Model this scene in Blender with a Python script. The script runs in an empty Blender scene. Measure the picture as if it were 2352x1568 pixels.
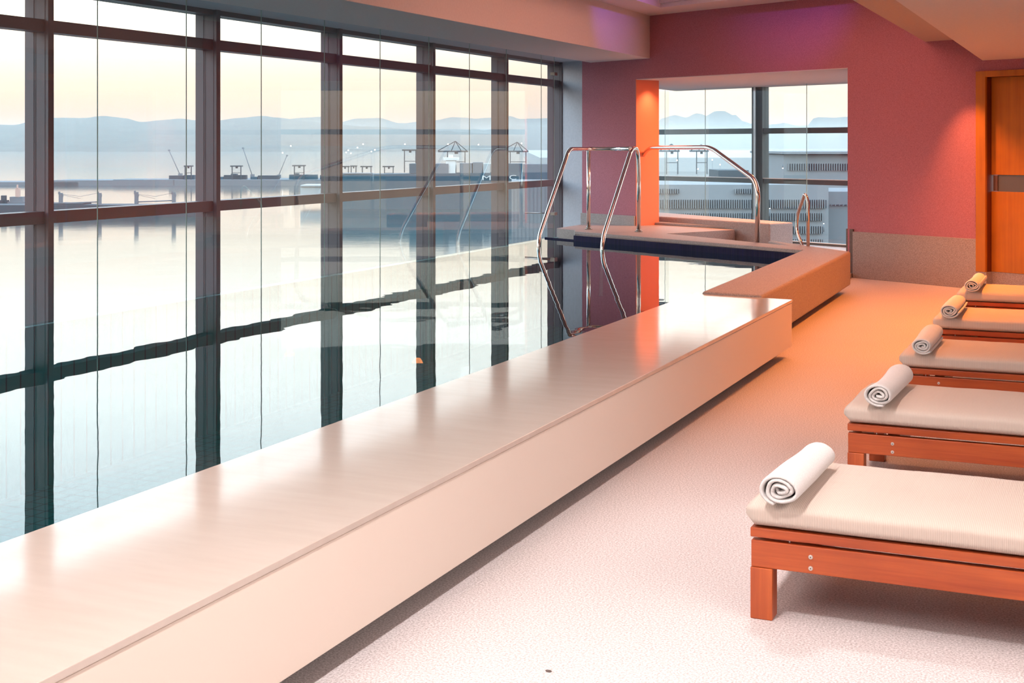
import bpy, bmesh, math, random
from mathutils import Vector, Matrix, noise
random.seed(7)
S = bpy.context.scene
COL = S.collection
# ------------------------------------------------------------------ camera model (2352 x 1568)
F, XV, YH, CX, H = 3080.0, 2537.0, 333.0, 1176.0, 1.45
TH = math.atan((XV-CX)/F); c_, s_ = math.cos(TH), math.sin(TH)
def up(x, y, Z):                      # ground-plan point seen at a pixel, at a known height
    d = F*(H-Z)/(y-YH); r = (x-CX)*d/F
    return (r*c_-d*s_, r*s_+d*c_)
def far(x, y, d):                     # point at depth d along the camera axis
    r = (x-CX)*d/F
    return Vector((r*c_-d*s_, r*s_+d*c_, H-(y-YH)*d/F))
def onX(x, X):
    t = (x-CX)/F
    return (X*(c_+t*s_))/(t*c_-s_)
cam = bpy.data.cameras.new('camera'); co = bpy.data.objects.new('camera', cam); COL.objects.link(co)
co.location = (0, 0, H); co.rotation_euler = (math.pi/2, 0, TH)
cam.sensor_width = 36; cam.lens = F/2352*36; cam.shift_y = -(784-YH)/2352
cam.clip_start = .05; cam.clip_end = 120000
S.camera = co
vs = S.view_settings
vs.view_transform = 'Standard'; vs.look = 'None'; vs.gamma = 1; vs.exposure = .04; vs.use_curve_mapping = False
S.cycles.max_bounces = 12; S.cycles.transparent_max_bounces = 24
S.cycles.volume_bounces = 1
S.cycles.sample_clamp_indirect = 6

# ------------------------------------------------------------------ helpers
def add_box(bm, x0, x1, y0, y1, z0, z1):
    v = [bm.verts.new(p) for p in ((x0,y0,z0),(x1,y0,z0),(x1,y1,z0),(x0,y1,z0),(x0,y0,z1),(x1,y0,z1),(x1,y1,z1),(x0,y1,z1))]
    for f in ((0,3,2,1),(4,5,6,7),(0,1,5,4),(1,2,6,5),(2,3,7,6),(3,0,4,7)): bm.faces.new([v[i] for i in f])
def add_prism(bm, poly, z0, z1):
    a = sum(poly[i][0]*poly[(i+1)%len(poly)][1]-poly[(i+1)%len(poly)][0]*poly[i][1] for i in range(len(poly)))
    if a < 0: poly = poly[::-1]
    zz = (lambda z, i: z[i] if isinstance(z, (list, tuple)) else z)
    lo = [bm.verts.new((p[0], p[1], z0)) for p in poly]; hi = [bm.verts.new((p[0], p[1], z1)) for p in poly]
    n = len(poly)
    bm.faces.new(lo[::-1]); bm.faces.new(hi)
    for i in range(n): bm.faces.new([lo[i], lo[(i+1)%n], hi[(i+1)%n], hi[i]])
def add_obox(bm, P, u, v, du, dv, z0, z1):     # box in an oriented plan frame: P + u*[du] + v*[dv]
    pts = [(P[0]+u[0]*a+v[0]*b, P[1]+u[1]*a+v[1]*b) for a, b in ((du[0],dv[0]),(du[1],dv[0]),(du[1],dv[1]),(du[0],dv[1]))]
    add_prism(bm, pts, z0, z1)
def add_tube(bm, pts, r, seg=14, caps=True):
    pts = [Vector(p) for p in pts]; rings = []
    t0 = (pts[1]-pts[0]).normalized(); nrm = t0.orthogonal().normalized()
    for i, p in enumerate(pts):
        t = ((pts[min(i+1, len(pts)-1)]-pts[i]).normalized()+(pts[i]-pts[max(i-1, 0)]).normalized()).normalized()
        nrm = (nrm-t*nrm.dot(t)).normalized(); b = t.cross(nrm)
        rr = r[i] if isinstance(r, list) else r
        rings.append([bm.verts.new(p+(nrm*math.cos(2*math.pi*k/seg)+b*math.sin(2*math.pi*k/seg))*rr) for k in range(seg)])
    for a, b in zip(rings, rings[1:]):
        for k in range(seg): 
            f = bm.faces.new([a[k], a[(k+1)%seg], b[(k+1)%seg], b[k]]); f.smooth = True
    if caps: bm.faces.new(rings[0][::-1]); bm.faces.new(rings[-1])
def bend(pts, r=.1, n=7):              # rounds the corners of a polyline
    pts = [Vector(p) for p in pts]; out = [pts[0]]
    for i in range(1, len(pts)-1):
        a, b, c = pts[i-1], pts[i], pts[i+1]
        k = min(r, (a-b).length*.48, (c-b).length*.48)
        p0 = b+(a-b).normalized()*k; p2 = b+(c-b).normalized()*k
        for j in range(n+1):
            t = j/n; out.append(p0*(1-t)**2+b*2*t*(1-t)+p2*t*t)
    return out+[pts[-1]]
def obj(name, bm, mat, parent=None, bevel=0, seg=2, smooth=False, origin=True):
    me = bpy.data.meshes.new(name); bmesh.ops.recalc_face_normals(bm, faces=bm.faces); 
    if smooth:
        for f in bm.faces: f.smooth = True
    bm.to_mesh(me); bm.free()
    for m in (mat if isinstance(mat, list) else [mat]): me.materials.append(m)
    o = bpy.data.objects.new(name, me); COL.objects.link(o)
    if origin and parent is None:
        xs = [v.co for v in me.vertices]
        lo = Vector([min(v[i] for v in xs) for i in range(3)]); hi = Vector([max(v[i] for v in xs) for i in range(3)])
        og = Vector(((lo.x+hi.x)/2, (lo.y+hi.y)/2, lo.z)); me.transform(Matrix.Translation(-og)); o.location = og
    if parent is not None:
        par = parent; base = Vector((0,0,0))
        while par is not None: base += par.location; par = par.parent
        me.transform(Matrix.Translation(-base)); o.parent = parent
    if bevel:
        b = o.modifiers.new('bevel', 'BEVEL'); b.width = bevel; b.segments = seg; b.limit_method = 'ANGLE'; b.angle_limit = .6
    return o
def empty(name, loc=(0,0,0)):
    o = bpy.data.objects.new(name, None); COL.objects.link(o); o.location = loc; o.empty_display_size = .1
    return o
def tag(o, label=None, cat=None, group=None, kind=None):
    if label: o['label'] = label
    if cat: o['category'] = cat
    if group: o['group'] = group
    if kind: o['kind'] = kind
    return o
def struct(o, label=None): o['kind'] = 'structure'; return tag(o, label) if label else o
def copy_tree(o, parent=None):
    k = o.copy(); COL.objects.link(k); k.parent = parent
    for ch in list(o.children): copy_tree(ch, k)
    return k
NB = bmesh.new

# ------------------------------------------------------------------ materials
class M:
    def __init__(s, name):
        s.m = bpy.data.materials.new(name); s.m.use_nodes = True; s.t = s.m.node_tree
        s.p = s.t.nodes['Principled BSDF']; s.out = s.t.nodes['Material Output']
    def n(s, ty, **k):
        nd = s.t.nodes.new(ty)
        for a, b in k.items():
            if a in nd.inputs: nd.inputs[a].default_value = b
            else: setattr(nd, a, b)
        return nd
    def l(s, a, b): s.t.links.new(a, b)
    def set(s, **k):
        for a, b in k.items(): s.p.inputs[a.replace('_', ' ')].default_value = b
        return s
    def coord(s, scale=(1,1,1), kind='Object'):
        tc = s.n('ShaderNodeTexCoord'); mp = s.n('ShaderNodeMapping'); mp.inputs['Scale'].default_value = scale
        s.l(tc.outputs[kind], mp.inputs['Vector']); return mp.outputs['Vector']
    def ramp(s, fac, stops):
        r = s.n('ShaderNodeValToRGB'); e = r.color_ramp.elements
        while len(e) < len(stops): e.new(.5)
        for k, (p, c) in zip(e, stops): k.position = p; k.color = (*c, 1)
        s.l(fac, r.inputs['Fac']); return r.outputs['Color']
    def noise(s, vec, scale, detail=4, rough=.6):
        nz = s.n('ShaderNodeTexNoise', Scale=scale, Detail=detail, Roughness=rough); s.l(vec, nz.inputs['Vector']); return nz.outputs['Fac']
    def bump(s, h, strength=.3, dist=.01, target=None):
        b = s.n('ShaderNodeBump', Strength=strength, Distance=dist); s.l(h, b.inputs['Height'])
        s.l(b.outputs['Normal'], (target or s.p).inputs['Normal']); return b
def simple(name, col, rough=.5, metal=0, spec=.5):
    m = M(name); m.set(Base_Color=(*col, 1), Roughness=rough, Metallic=metal); m.p.inputs['Specular IOR Level'].default_value = spec; return m.m
def speckle(name, c0, c1, scale=220, rough=.75, spec=.3, big=.12):
    m = M(name); v = m.coord(); f = m.noise(v, scale, 3, .7); g = m.noise(v, 1.3, 3, .5)
    col = m.ramp(f, [(.36, c0), (.5, tuple((a+b)/2 for a, b in zip(c0, c1))), (.64, c1)])
    mx = m.n('ShaderNodeMixRGB', blend_type='MULTIPLY', Fac=big); r = m.ramp(g, [(.3, (.7,.7,.7)), (.7, (1,1,1))])
    m.l(col, mx.inputs[1]); m.l(r, mx.inputs[2]); m.l(mx.outputs[0], m.p.inputs['Base Color'])
    m.set(Roughness=rough); m.p.inputs['Specular IOR Level'].default_value = spec; m.bump(f, .25, .003); return m.m
def wood(name, c0, c1, axis='X', rough=.35):
    m = M(name); sc = {'X': (1.2, 26, 26), 'Y': (26, 1.2, 26), 'Z': (26, 26, 1.2)}[axis]
    v = m.coord(sc); f = m.noise(v, 1.0, 6, .6); v2 = m.coord((2, 2, 2)); g = m.noise(v2, 2, 2)
    col = m.ramp(f, [(.3, c0), (.7, c1)]); mx = m.n('ShaderNodeMixRGB', blend_type='MULTIPLY', Fac=.35); r = m.ramp(g, [(.3, (.6,.6,.6)), (.7, (1,1,1))])
    m.l(col, mx.inputs[1]); m.l(r, mx.inputs[2]); m.l(mx.outputs[0], m.p.inputs['Base Color']); m.set(Roughness=rough); m.bump(f, .06, .002); return m.m

floor_m = speckle('quartz_floor', (.42,.37,.36), (.80,.74,.735), 150, .7, .3)
stone_m = speckle('speckled_stone', (.26,.21,.19), (.46,.385,.36), 130, .6, .35)
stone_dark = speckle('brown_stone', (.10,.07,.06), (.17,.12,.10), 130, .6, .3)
plaster = speckle('white_plaster', (.70,.62,.60), (.74,.66,.64), 40, .85, .2, .03)
plaster_grey = speckle('grey_plaster', (.45,.43,.45), (.49,.47,.49), 30, .8, .2, .05)
orange_paint = simple('orange_paint', (.86,.19,.085), .6)
plaster_shaded = speckle('shaded_plaster', (.52,.42,.38), (.56,.46,.42), 40, .85, .2, .03)  # beam plaster, its underside shade put into the colour
# woven wall covering
def fabric_wall():
    m = M('pink_woven_wallcovering'); v = m.coord((70, 70, 240)); w = m.coord((240, 240, 70))
    a = m.noise(v, 1, 2); b = m.noise(w, 1, 2); mx = m.n('ShaderNodeMath', operation='ADD'); m.l(a, mx.inputs[0]); m.l(b, mx.inputs[1])
    dv = m.n('ShaderNodeMath', operation='MULTIPLY'); dv.inputs[1].default_value = .5; m.l(mx.outputs[0], dv.inputs[0])
    col = m.ramp(dv.outputs[0], [(.36, (.38,.135,.165)), (.64, (.53,.215,.25))]); m.l(col, m.p.inputs['Base Color'])
    m.set(Roughness=.85); m.p.inputs['Specular IOR Level'].default_value = .2; m.bump(dv.outputs[0], .25, .003); return m.m
pink = fabric_wall()
bench_m = M('satin_cream_laminate'); bench_m.set(Base_Color=(.70,.60,.54,1), Roughness=.10, IOR=2.0)
bench_m.p.inputs['Specular IOR Level'].default_value = .6
_v = bench_m.coord((3, 14, 3)); _f = bench_m.noise(_v, 1.2, 2); bench_m.l(bench_m.ramp(_f, [(.3, (.575,.485,.42)), (.7, (.605,.515,.45))]), bench_m.p.inputs['Base Color'])
bench_m = bench_m.m
bench_side = simple('cream_front_panel', (.82,.71,.62), .45)
gap_m = simple('shadow_gap', (.12,.09,.08), .8)
frame_m = simple('grey_aluminium', (.135,.112,.118), .5, .15)
steel = simple('polished_stainless', (.72,.70,.68), .10, 1)
dark_steel = simple('brushed_steel', (.35,.32,.30), .3, 1)
edge_m = simple('glass_edge', (.30,.42,.38), .25)
wood_rail = wood('mahogany', (.34,.05,.012), (.60,.125,.03), 'X', .32)
wood_leg = wood('mahogany_upright', (.34,.052,.012), (.60,.13,.032), 'Z', .32)
wood_door = wood('orange_stained_veneer', (.42,.135,.003), (.52,.18,.004), 'Z', .6)
wood_door_dark = wood('orange_stained_reveal', (.12,.02,.003), (.16,.03,.005), 'Z', .45)
def fresnel_glass(name, tint, ior=1.5, rough=0.0):
    m = M(name); m.t.nodes.remove(m.p)
    tr = m.n('ShaderNodeBsdfTransparent'); tr.inputs['Color'].default_value = (*tint, 1)
    gl = m.n('ShaderNodeBsdfGlossy'); gl.inputs['Roughness'].default_value = rough
    fr = m.n('ShaderNodeFresnel'); fr.inputs['IOR'].default_value = ior
    # the same ior on both sides of the sheet: a thin pane
    ge = m.n('ShaderNodeNewGeometry'); mx = m.n('ShaderNodeMixShader')
    ab = m.n('ShaderNodeMath', operation='MULTIPLY'); sb = m.n('ShaderNodeMath', operation='SUBTRACT'); sb.inputs[0].default_value = 1
    m.l(ge.outputs['Backfacing'], sb.inputs[1]); m.l(fr.outputs[0], ab.inputs[0]); m.l(sb.outputs[0], ab.inputs[1])
    m.l(ab.outputs[0], mx.inputs[0]); m.l(tr.outputs[0], mx.inputs[1]); m.l(gl.outputs[0], mx.inputs[2]); m.l(mx.outputs[0], m.out.inputs['Surface'])
    return m.m
glass_m = fresnel_glass('clear_glass', (.975,.98,.972), 1.8)
glass_out = fresnel_glass('facade_glass', (.955,.962,.95), 1.5)
def water_mat():
    m = M('pool_water'); m.t.nodes.remove(m.p)
    tr = m.n('ShaderNodeBsdfTransparent'); tr.inputs['Color'].default_value = (.62,.93,.94,1)
    gl = m.n('ShaderNodeBsdfGlossy'); gl.inputs['Roughness'].default_value = 0.0
    fr = m.n('ShaderNodeFresnel'); fr.inputs['IOR'].default_value = 1.5; mx = m.n('ShaderNodeMixShader')
    v = m.coord((1, 1, 1)); f = m.noise(v, 2.2, 2, .4)
    b = m.n('ShaderNodeBump', Strength=.05, Distance=.02); m.l(f, b.inputs['Height'])
    m.l(b.outputs[0], gl.inputs['Normal']); m.l(b.outputs[0], fr.inputs['Normal'])
    ge = m.n('ShaderNodeNewGeometry'); sb = m.n('ShaderNodeMath', operation='SUBTRACT'); sb.inputs[0].default_value = 1; ab = m.n('ShaderNodeMath', operation='MULTIPLY')
    m.l(ge.outputs['Backfacing'], sb.inputs[1]); m.l(fr.outputs[0], ab.inputs[0]); m.l(sb.outputs[0], ab.inputs[1])
    m.l(ab.outputs[0], mx.inputs[0]); m.l(tr.outputs[0], mx.inputs[1]); m.l(gl.outputs[0], mx.inputs[2]); m.l(mx.outputs[0], m.out.inputs['Surface'])
    return m.m
water_m = water_mat()
def tile(name, c0, c1, grout, size, rough=.3):
    m = M(name); v = m.coord((1, 1, 1)); 
    br = m.n('ShaderNodeTexBrick', offset=0.0); br.inputs['Scale'].default_value = 1; br.inputs['Brick Width'].default_value = size; br.inputs['Row Height'].default_value = size
    br.inputs['Mortar Size'].default_value = size*.05; br.inputs['Color1'].default_value = (*c0, 1); br.inputs['Color2'].default_value = (*c1, 1); br.inputs['Mortar'].default_value = (*grout, 1)
    m.l(v, br.inputs['Vector']); m.l(br.outputs['Color'], m.p.inputs['Base Color']); m.set(Roughness=rough); return m.m
pool_tile = tile('teal_pool_tiles', (.015,.20,.235), (.02,.235,.265), (.0,.04,.055), .12)
navy_tile = tile('navy_mosaic', (.008,.006,.032), (.013,.010,.05), (.02,.018,.04), .03, .6)
navy_tile.node_tree.nodes['Principled BSDF'].inputs['Specular IOR Level'].default_value = .15
# ribbed cushion fabric: fine ribs across the length
def ribbed():
    m = M('ribbed_cushion_fabric'); v = m.coord((1, 1, 1)); w = m.n('ShaderNodeTexWave', wave_type='BANDS', bands_direction='X', Scale=62.0, Distortion=.15); m.l(v, w.inputs['Vector'])
    col = m.ramp(w.outputs['Fac'], [(0, (.54,.43,.365)), (.5, (.655,.545,.475)), (1, (.67,.56,.49))]); m.l(col, m.p.inputs['Base Color'])
    m.set(Roughness=.9); m.p.inputs['Specular IOR Level'].default_value = .15; m.bump(w.outputs['Fac'], .25, .002); return m.m
cushion_m = ribbed()
towel_m = M('white_terry'); _v = towel_m.coord(); _f = towel_m.noise(_v, 320, 2, .7); towel_m.l(towel_m.ramp(_f, [(.3, (.68,.65,.635)), (.7, (.82,.80,.785))]), towel_m.p.inputs['Base Color'])
towel_m.set(Roughness=.95); towel_m.p.inputs['Specular IOR Level'].default_value = .1; towel_m.bump(_f, .35, .004); towel_m = towel_m.m

# ------------------------------------------------------------------ plan of the room
A = (-2.526, 14.945); LA = math.atan((-1319-CX)/F)-TH; D = (math.sin(LA), math.cos(LA)); U = (-D[0], -D[1]); N = (-U[1], U[0])
if N[1] < 0: N = (-N[0], -N[1])          # N points away from the camera, U to the right along the far wall
def W(u, n=0): return (A[0]+U[0]*u+N[0]*n, A[1]+U[1]*u+N[1]*n)
WX, GX, BX = -7.29, -6.3, -5.31
ZW, ZC, ZB = .305, 3.1, 2.555
def Uof(X): return (A[0]-X)/(-U[0])      # u of the far wall line at a given X

bm = NB(); add_prism(bm, [(-2.56,-4),(4,-4),(4,11.6),W(.9,-.001),W(-.3,-.001),(-2.56,13.6)], -.12, 0); fl = struct(obj('floor', bm, floor_m))
bm = NB(); add_prism(bm, [(-6.6,17.05),W(-3.9,.1),W(-3.3,-1.2),(-2.5,13.4),W(0,0),W(.6,0),W(.6,3.1),W(-6.2,3.1)], -.1, .05); struct(obj('floor_alcove', bm, stone_m))
bm = NB(); add_prism(bm, [(4,-4),(4.15,-4),(4.15,14),(4,14)], 0, ZC); struct(obj('wall_right', bm, plaster))
bm = NB(); add_prism(bm, [(-7.5,-4.15),(4.15,-4.15),(4.15,-4),(-7.5,-4)], -1, ZC); struct(obj('wall_back', bm, plaster))
# far wall with its window opening and doorway
T = .41; uL, uR, uE = -4.42, -.064, 8.5; uJ = -3.385; dL, dR = 1.60, 2.72
bm = NB()
def wp(u0, u1, z0, z1, n0=0, n1=T): add_prism(bm, [W(u0,n0), W(u1,n0), W(u1,n1), W(u0,n1)], z0, z1)
wp(uL, uJ, 0, 2.30); wp(uR, dL, 0, 2.30); wp(dL, dR, 2.16, 2.30); wp(dR, uE, 0, 2.30); wp(uL, uE, 2.30, 3.6)
struct(obj('wall_far', bm, pink))
bm = NB(); add_prism(bm, [W(uJ,-.002), W(uJ+.012,-.002), W(uJ+.012,T), W(uJ,T)], .30, 2.299); struct(obj('trim_1', bm, orange_paint))
# grey end wall behind the glass
bm = NB(); add_prism(bm, [(-7.42,18.34),(-6.25,17.74),(-6.25,17.95),(-7.42,18.55)], -.3, 2.7); struct(obj('wall_left', bm, plaster_grey))
# stone wainscot
bm = NB()
for u0, u1 in ((uL, uJ), (.022, 1.525), (2.80, 6.0)): add_prism(bm, [W(u0,-.03), W(u1,-.03), W(u1,-.001), W(u0,-.001)], 0, .505 if u0 > -1 else .535)
struct(obj('baseboard_far', bm, stone_m, bevel=.004))
bm = NB(); add_prism(bm, [W(-.10,.02), W(.020,-.02), W(.020,.0), W(-.0635,.03), W(-.0635,T), W(-.10,T)], 0, .53); struct(obj('trim_2', bm, stone_dark))
# ceilings
bm = NB()
cy = 14.945+(-4.88-A[0])*(D[1]/D[0])-.62*(N[1]-N[0]*D[1]/D[0])           # tray corner, .62 m in front of the far wall
add_prism(bm, [(BX,-4), (-4.88,-4), (-4.88,cy), W(Uof(-4.88)), W(Uof(BX))], ZC, ZC+.05)
add_prism(bm, [W(Uof(-4.88)+.001), (-4.879,cy), W(3,-.62), W(3,0)], ZC, ZC+.05)
add_prism(bm, [(-5.2,-4), (-.9,-4), W(Uof(-.9)), W(Uof(-5.2))], 3.42, 3.5)                   # raised tray
add_box(bm, -4.94, -4.885, -4, cy, ZC+.05, 3.42); add_prism(bm, [(-4.94,cy), (-4.879,cy), W(3,-.62), W(3,-.56)], ZC+.05, 3.42)
struct(obj('ceiling', bm, plaster))
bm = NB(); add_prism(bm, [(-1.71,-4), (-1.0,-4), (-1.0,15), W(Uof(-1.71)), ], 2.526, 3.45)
struct(obj('ceiling_beam', bm, plaster_shaded))
XR = -1.119
bm = NB(); add_prism(bm, [(XR,-4), (4.1,-4), (4.1,14), W(Uof(XR)+2,0), W(Uof(XR),0)], 2.298, 2.52); struct(obj('ceiling_right', bm, plaster))
bm = NB(); add_prism(bm, [(GX-.01,-4), (BX,-4), (BX,16.38), (-6.2,16.84), (-6.2,17.9), (GX-.01,18.0)], ZB, 3.6); struct(obj('bulkhead', bm, plaster, bevel=.004))
bm = NB(); add_prism(bm, [(-7.6,-4), (GX-.015,-4), (GX-.015,18.1), (-7.6,18.7)], 2.66, 2.8); struct(obj('ceiling_left', bm, plaster_grey))
bm = NB(); add_prism(bm, [W(uJ-.05,T), W(.6,T), W(.6,3.1), W(-5.66,3.1), (-6.21,17.4), (-6.21,16.9)], 2.295, 2.40)
add_prism(bm, [W(uJ,0), W(uR,0), W(uR,T), W(uJ,T)], 2.293, 2.2995)
struct(obj('ceiling_alcove', bm, plaster))

# ------------------------------------------------------------------ door
dr = struct(empty('door_1', (*W((dL+dR)/2), 0)))
bm = NB()
for u0, u1, z0, z1 in ((1.523,1.632,.18,2.19), (2.69,2.80,.18,2.19), (1.632,2.69,2.13,2.19)): add_prism(bm, [W(u0,-.035), W(u1,-.035), W(u1,.0), W(u0,.0)], z0, z1)
fr = obj('door_frame', bm, wood_door, dr, bevel=.004)
bm = NB()
add_prism(bm, [W(1.62,0), W(1.632,0), W(1.632,.13), W(1.62,.13)], .18, 2.13); add_prism(bm, [W(1.632,.0), W(2.7,.0), W(2.7,.13), W(1.632,.13)], 2.13, 2.15)
obj('reveal', bm, wood_door_dark, dr)
bm = NB(); add_prism(bm, [W(1.632,.075), W(2.69,.075), W(2.69,.12), W(1.632,.12)], .18, .985); add_prism(bm, [W(1.632,.075), W(2.69,.075), W(2.69,.12), W(1.632,.12)], 1.152, 2.13); obj('door_leaf', bm, wood_door, dr, bevel=.003)
bm = NB(); add_prism(bm, [W(1.70,.085), W(2.69,.085), W(2.69,.11), W(1.70,.11)], .985, 1.152); tag(obj('vision_band', bm, simple('grey_glass_band', (.10,.085,.08), .25), dr), 'grey horizontal glass band')
bm = NB(); add_prism(bm, [W(1.655,.072), W(1.70,.072), W(1.70,.11), W(1.655,.11)], .99, 1.147); obj('latch_plate', bm, simple('dull_metal', (.22,.12,.09), .4, .6), dr)
bm = NB(); add_prism(bm, [W(1.523,-.03), W(1.64,-.03), W(1.64,.08), W(2.69,.08), W(2.69,.12), W(1.523,.12)], 0, .18); obj('stone_kick_plate', bm, stone_m, dr)

# ------------------------------------------------------------------ facade (curtain wall) and inner glass panes
w1 = struct(empty('window_1', (WX, 7, 0)))
MY = [3.66-2.1*0, 5.77, 7.873, 9.96, 12.071, 14.194, 16.325, 18.30]; MY = [1.55]+MY
for y in MY:
    bm = NB()
    add_box(bm, WX-.20, WX-.002, y-.065, y, -.6, 2.66)
    add_box(bm, WX-.004, WX+.028, y-.062, y-.003, -.6, 2.66)
    add_box(bm, WX-.115, WX-.108, y-.069, y-.064, -.6, 2.66)
    obj('mullion', bm, frame_m, w1, bevel=.002)
for a, b in zip(MY, MY[1:]):
    for z0, z1 in ((.857,.950), (2.303,2.396)):
        bm = NB(); add_box(bm, WX-.14, WX-.01, a, b-.065, z0, z1); obj('transom', bm, frame_m, w1, bevel=.002)
    bm = NB(); add_box(bm, WX-.16, WX+.0, a, b-.065, 2.615, 2.70); obj('head_rail', bm, frame_m, w1)
    bm = NB(); add_box(bm, WX-.14, WX-.01, a, b-.065, -.5, -.4); obj('sill_rail', bm, frame_m, w1)
    for z0, z1 in ((-.4,.857), (.950,2.303), (2.396,2.615)):
        bm = NB(); add_box(bm, WX-.10, WX-.085, a, b-.065, z0, z1); obj('pane', bm, glass_out, w1)
bm = NB(); add_box(bm, -7.5, -6.42, -4, 18.4, -.62, -.5); struct(obj('floor_gutter', bm, plaster_grey))
JY = [3.38, 4.35, 5.31, 6.275, 7.243, 8.213, 9.19, 10.159, 11.154, 12.16, 13.113, 14.096, 15.14, 15.565]
desc = ['nearest the camera end of the row, beyond the frame', 'next to last at the near end, outside the frame', 'just left of the picture edge']
for i, (a, b) in enumerate(zip(JY, JY[1:])):
    gp = empty('glass_panel', (GX, (a+b)/2, .2)); wide = b-a > .6
    bm = NB(); add_box(bm, GX-.003, GX+.003, a+.002, b-.002, .18, ZB-.002); obj('pane', bm, glass_m, gp)
    for y in (a+.0018, b-.0018):
        bm = NB(); add_box(bm, GX-.0031, GX+.0031, y-.0006, y+.0006, .18, ZB-.002); obj('polished_edge', bm, edge_m, gp)
    if i == len(JY)-2:
        for z in (2.338, .592):
            bm = NB(); add_box(bm, GX-.03, GX+.03, b-.06, b+.035, z-.02, z+.02); cl = obj('clamp', bm, dark_steel, gp, bevel=.003)
            if z < 1: bm = NB(); add_tube(bm, [(GX-.02,b+.02,z),(GX-.42,b+.05,z)], .008, 8); obj('clamp_arm', bm, dark_steel, cl)
    names = {0:'clear glass pane of the pool screen furthest left, outside the picture edge', 1:'clear glass pane of the pool screen second from the left end, outside the picture edge',
      2:'clear glass pane of the pool screen, just outside the left edge of the picture', 3:'clear glass pane rising from the water at the left picture edge',
      4:'clear glass pane in front of the four ship posts in the first bay', 5:'clear glass pane whose right joint stands just left of the second dark mullion',
      6:'clear glass pane of the pool screen crossing the third dark mullion from the left', 7:'clear glass pane in front of the floating luffing cranes between second and third mullions',
      8:'clear glass pane in front of the three grouped small gantry cranes', 9:'clear glass pane in front of the fourth dark mullion, left of the pool rails',
      10:'clear glass pane in front of the container ship letters', 11:'clear glass pane just left of the end pane, near the last mullion', 12:'narrow end pane of glass held by steel clamps beside the grey wall'}
    tag(gp, names[i], 'glass panel', 'frameless glass panes along the pool edge')

# alcove window
w2 = struct(empty('window_2', (*W(-3.5,2.95), 0)))
fr2 = simple('grey_green_frame', (.06,.075,.08), .4, .3)
def wbox(bm, u0, u1, n0, n1, z0, z1): add_prism(bm, [W(u0,n0), W(u1,n0), W(u1,n1), W(u0,n1)], z0, z1)
bm = NB(); wbox(bm, -3.99, -3.79, 2.95, 3.10, 0, 2.295); wbox(bm, -3.93, -3.90, 2.90, 2.96, 0, 2.295); obj('mullion', bm, fr2, w2, bevel=.003)
bm = NB(); wbox(bm, -3.90, -3.86, 2.885, 2.90, 0, 2.295); obj('cover_strip', bm, steel, w2)
for u0, u1 in ((-6.0,-3.99), (-3.79,.5)):
    for z0, z1 in ((1.615,1.695), (.893,.968), (.02,.085)):
        bm = NB(); wbox(bm, u0, u1, 2.97, 3.07, z0, z1); obj('transom', bm, fr2, w2, bevel=.002)
        if z0 < 1: 
            bm = NB(); wbox(bm, u0, u1, 2.962, 2.972, z1-.006, z1+.004); obj('bright_strip', bm, simple('white_bead', (.8,.78,.75), .3), w2)
    for z0, z1 in ((.085,.893), (.968,1.615), (1.695,2.295)):
        bm = NB(); wbox(bm, u0, u1, 3.01, 3.02, z0, z1); obj('pane', bm, glass_out, w2)
# inner glass of the alcove: two sides
e0 = W(-5.55, 2.6)
for k, (u0, u1) in enumerate(((-5.417,-4.581), (-4.581,-2.701), (-2.701,-.9), (-.9,.5))):
    gp = empty('glass_panel', (*W((u0+u1)/2,2.6), .05))
    bm = NB(); wbox(bm, u0+.002, u1-.002, 2.596, 2.604, .05, 2.293); obj('pane', bm, glass_m, gp)
    for u in (u0+.002, u1-.002):
        bm = NB(); wbox(bm, u-.0007, u+.0007, 2.5958, 2.6042, .05, 2.293); obj('polished_edge', bm, edge_m, gp)
    tag(gp, ['clear glass pane at the left side of the wall opening, beside the orange reveal', 'clear glass pane in front of the jagged mountain, crossing the opening mullion',
             'clear glass pane at the right side of the wall opening, above the small ladder rail', 'clear glass pane hidden behind the pink wall, right of the opening'][k], 'glass panel', 'frameless glass panes behind the opening')
w3 = struct(empty('window_3', (-6.23, 18.6, 0)))
bm = NB(); add_box(bm, -6.236, -6.224, 17.8, 20.15, .05, 2.295); obj('pane', bm, glass_out, w3)

# ------------------------------------------------------------------ pool
pool = empty('swimming_pool', (-4.5, 6, -.9)); tag(pool, 'long indoor pool with still water between cream ledge and glass screen', 'swimming pool')
cL, cR = (-5.80,14.98), (-2.745,13.37)
xI = lambda y: -2.60-(y-9.2)*.0355 if y > 9.2 else -2.60
bm = NB(); bm.faces.new([bm.verts.new((x, y, ZW)) for x, y in [(GX+.01,-3.9), (-2.60,-3.9), (-2.60,9.2), (-2.745,13.33), (-5.80,14.94), (GX+.01,15.2)]])
o = obj('water', bm, water_m, pool)
bm = NB(); add_box(bm, GX+.01, -2.55, -3.9, 15.6, -.95, -.75); obj('pool_floor', bm, pool_tile, pool)
bm = NB(); add_box(bm, GX+.008, GX+.05, -3.9, 16.75, -.95, ZW-.012); obj('glass_side_wall', bm, pool_tile, pool)
bm = NB(); add_prism(bm, [(-5.80,14.945), (-2.74,13.33), (-2.74,13.36), (-5.80,14.975)], -.76, .37); tag(obj('tile_band', bm, navy_tile, pool), 'dark navy mosaic waterline tiles')
bm = NB(); add_prism(bm, [(-2.60,-3.9), (-2.60,9.2), (-2.745,13.35), (-2.70,13.35), (-2.55,9.2), (-2.55,-3.9)], -.76, .34); obj('side_wall', bm, pool_tile, pool)
bm = NB(); add_prism(bm, [(GX+.02,15.2), (-5.80,14.945), (-5.80,14.98), (GX+.02,15.24)], -.76, ZW+.015); obj('end_tile_strip', bm, navy_tile, pool)
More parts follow.
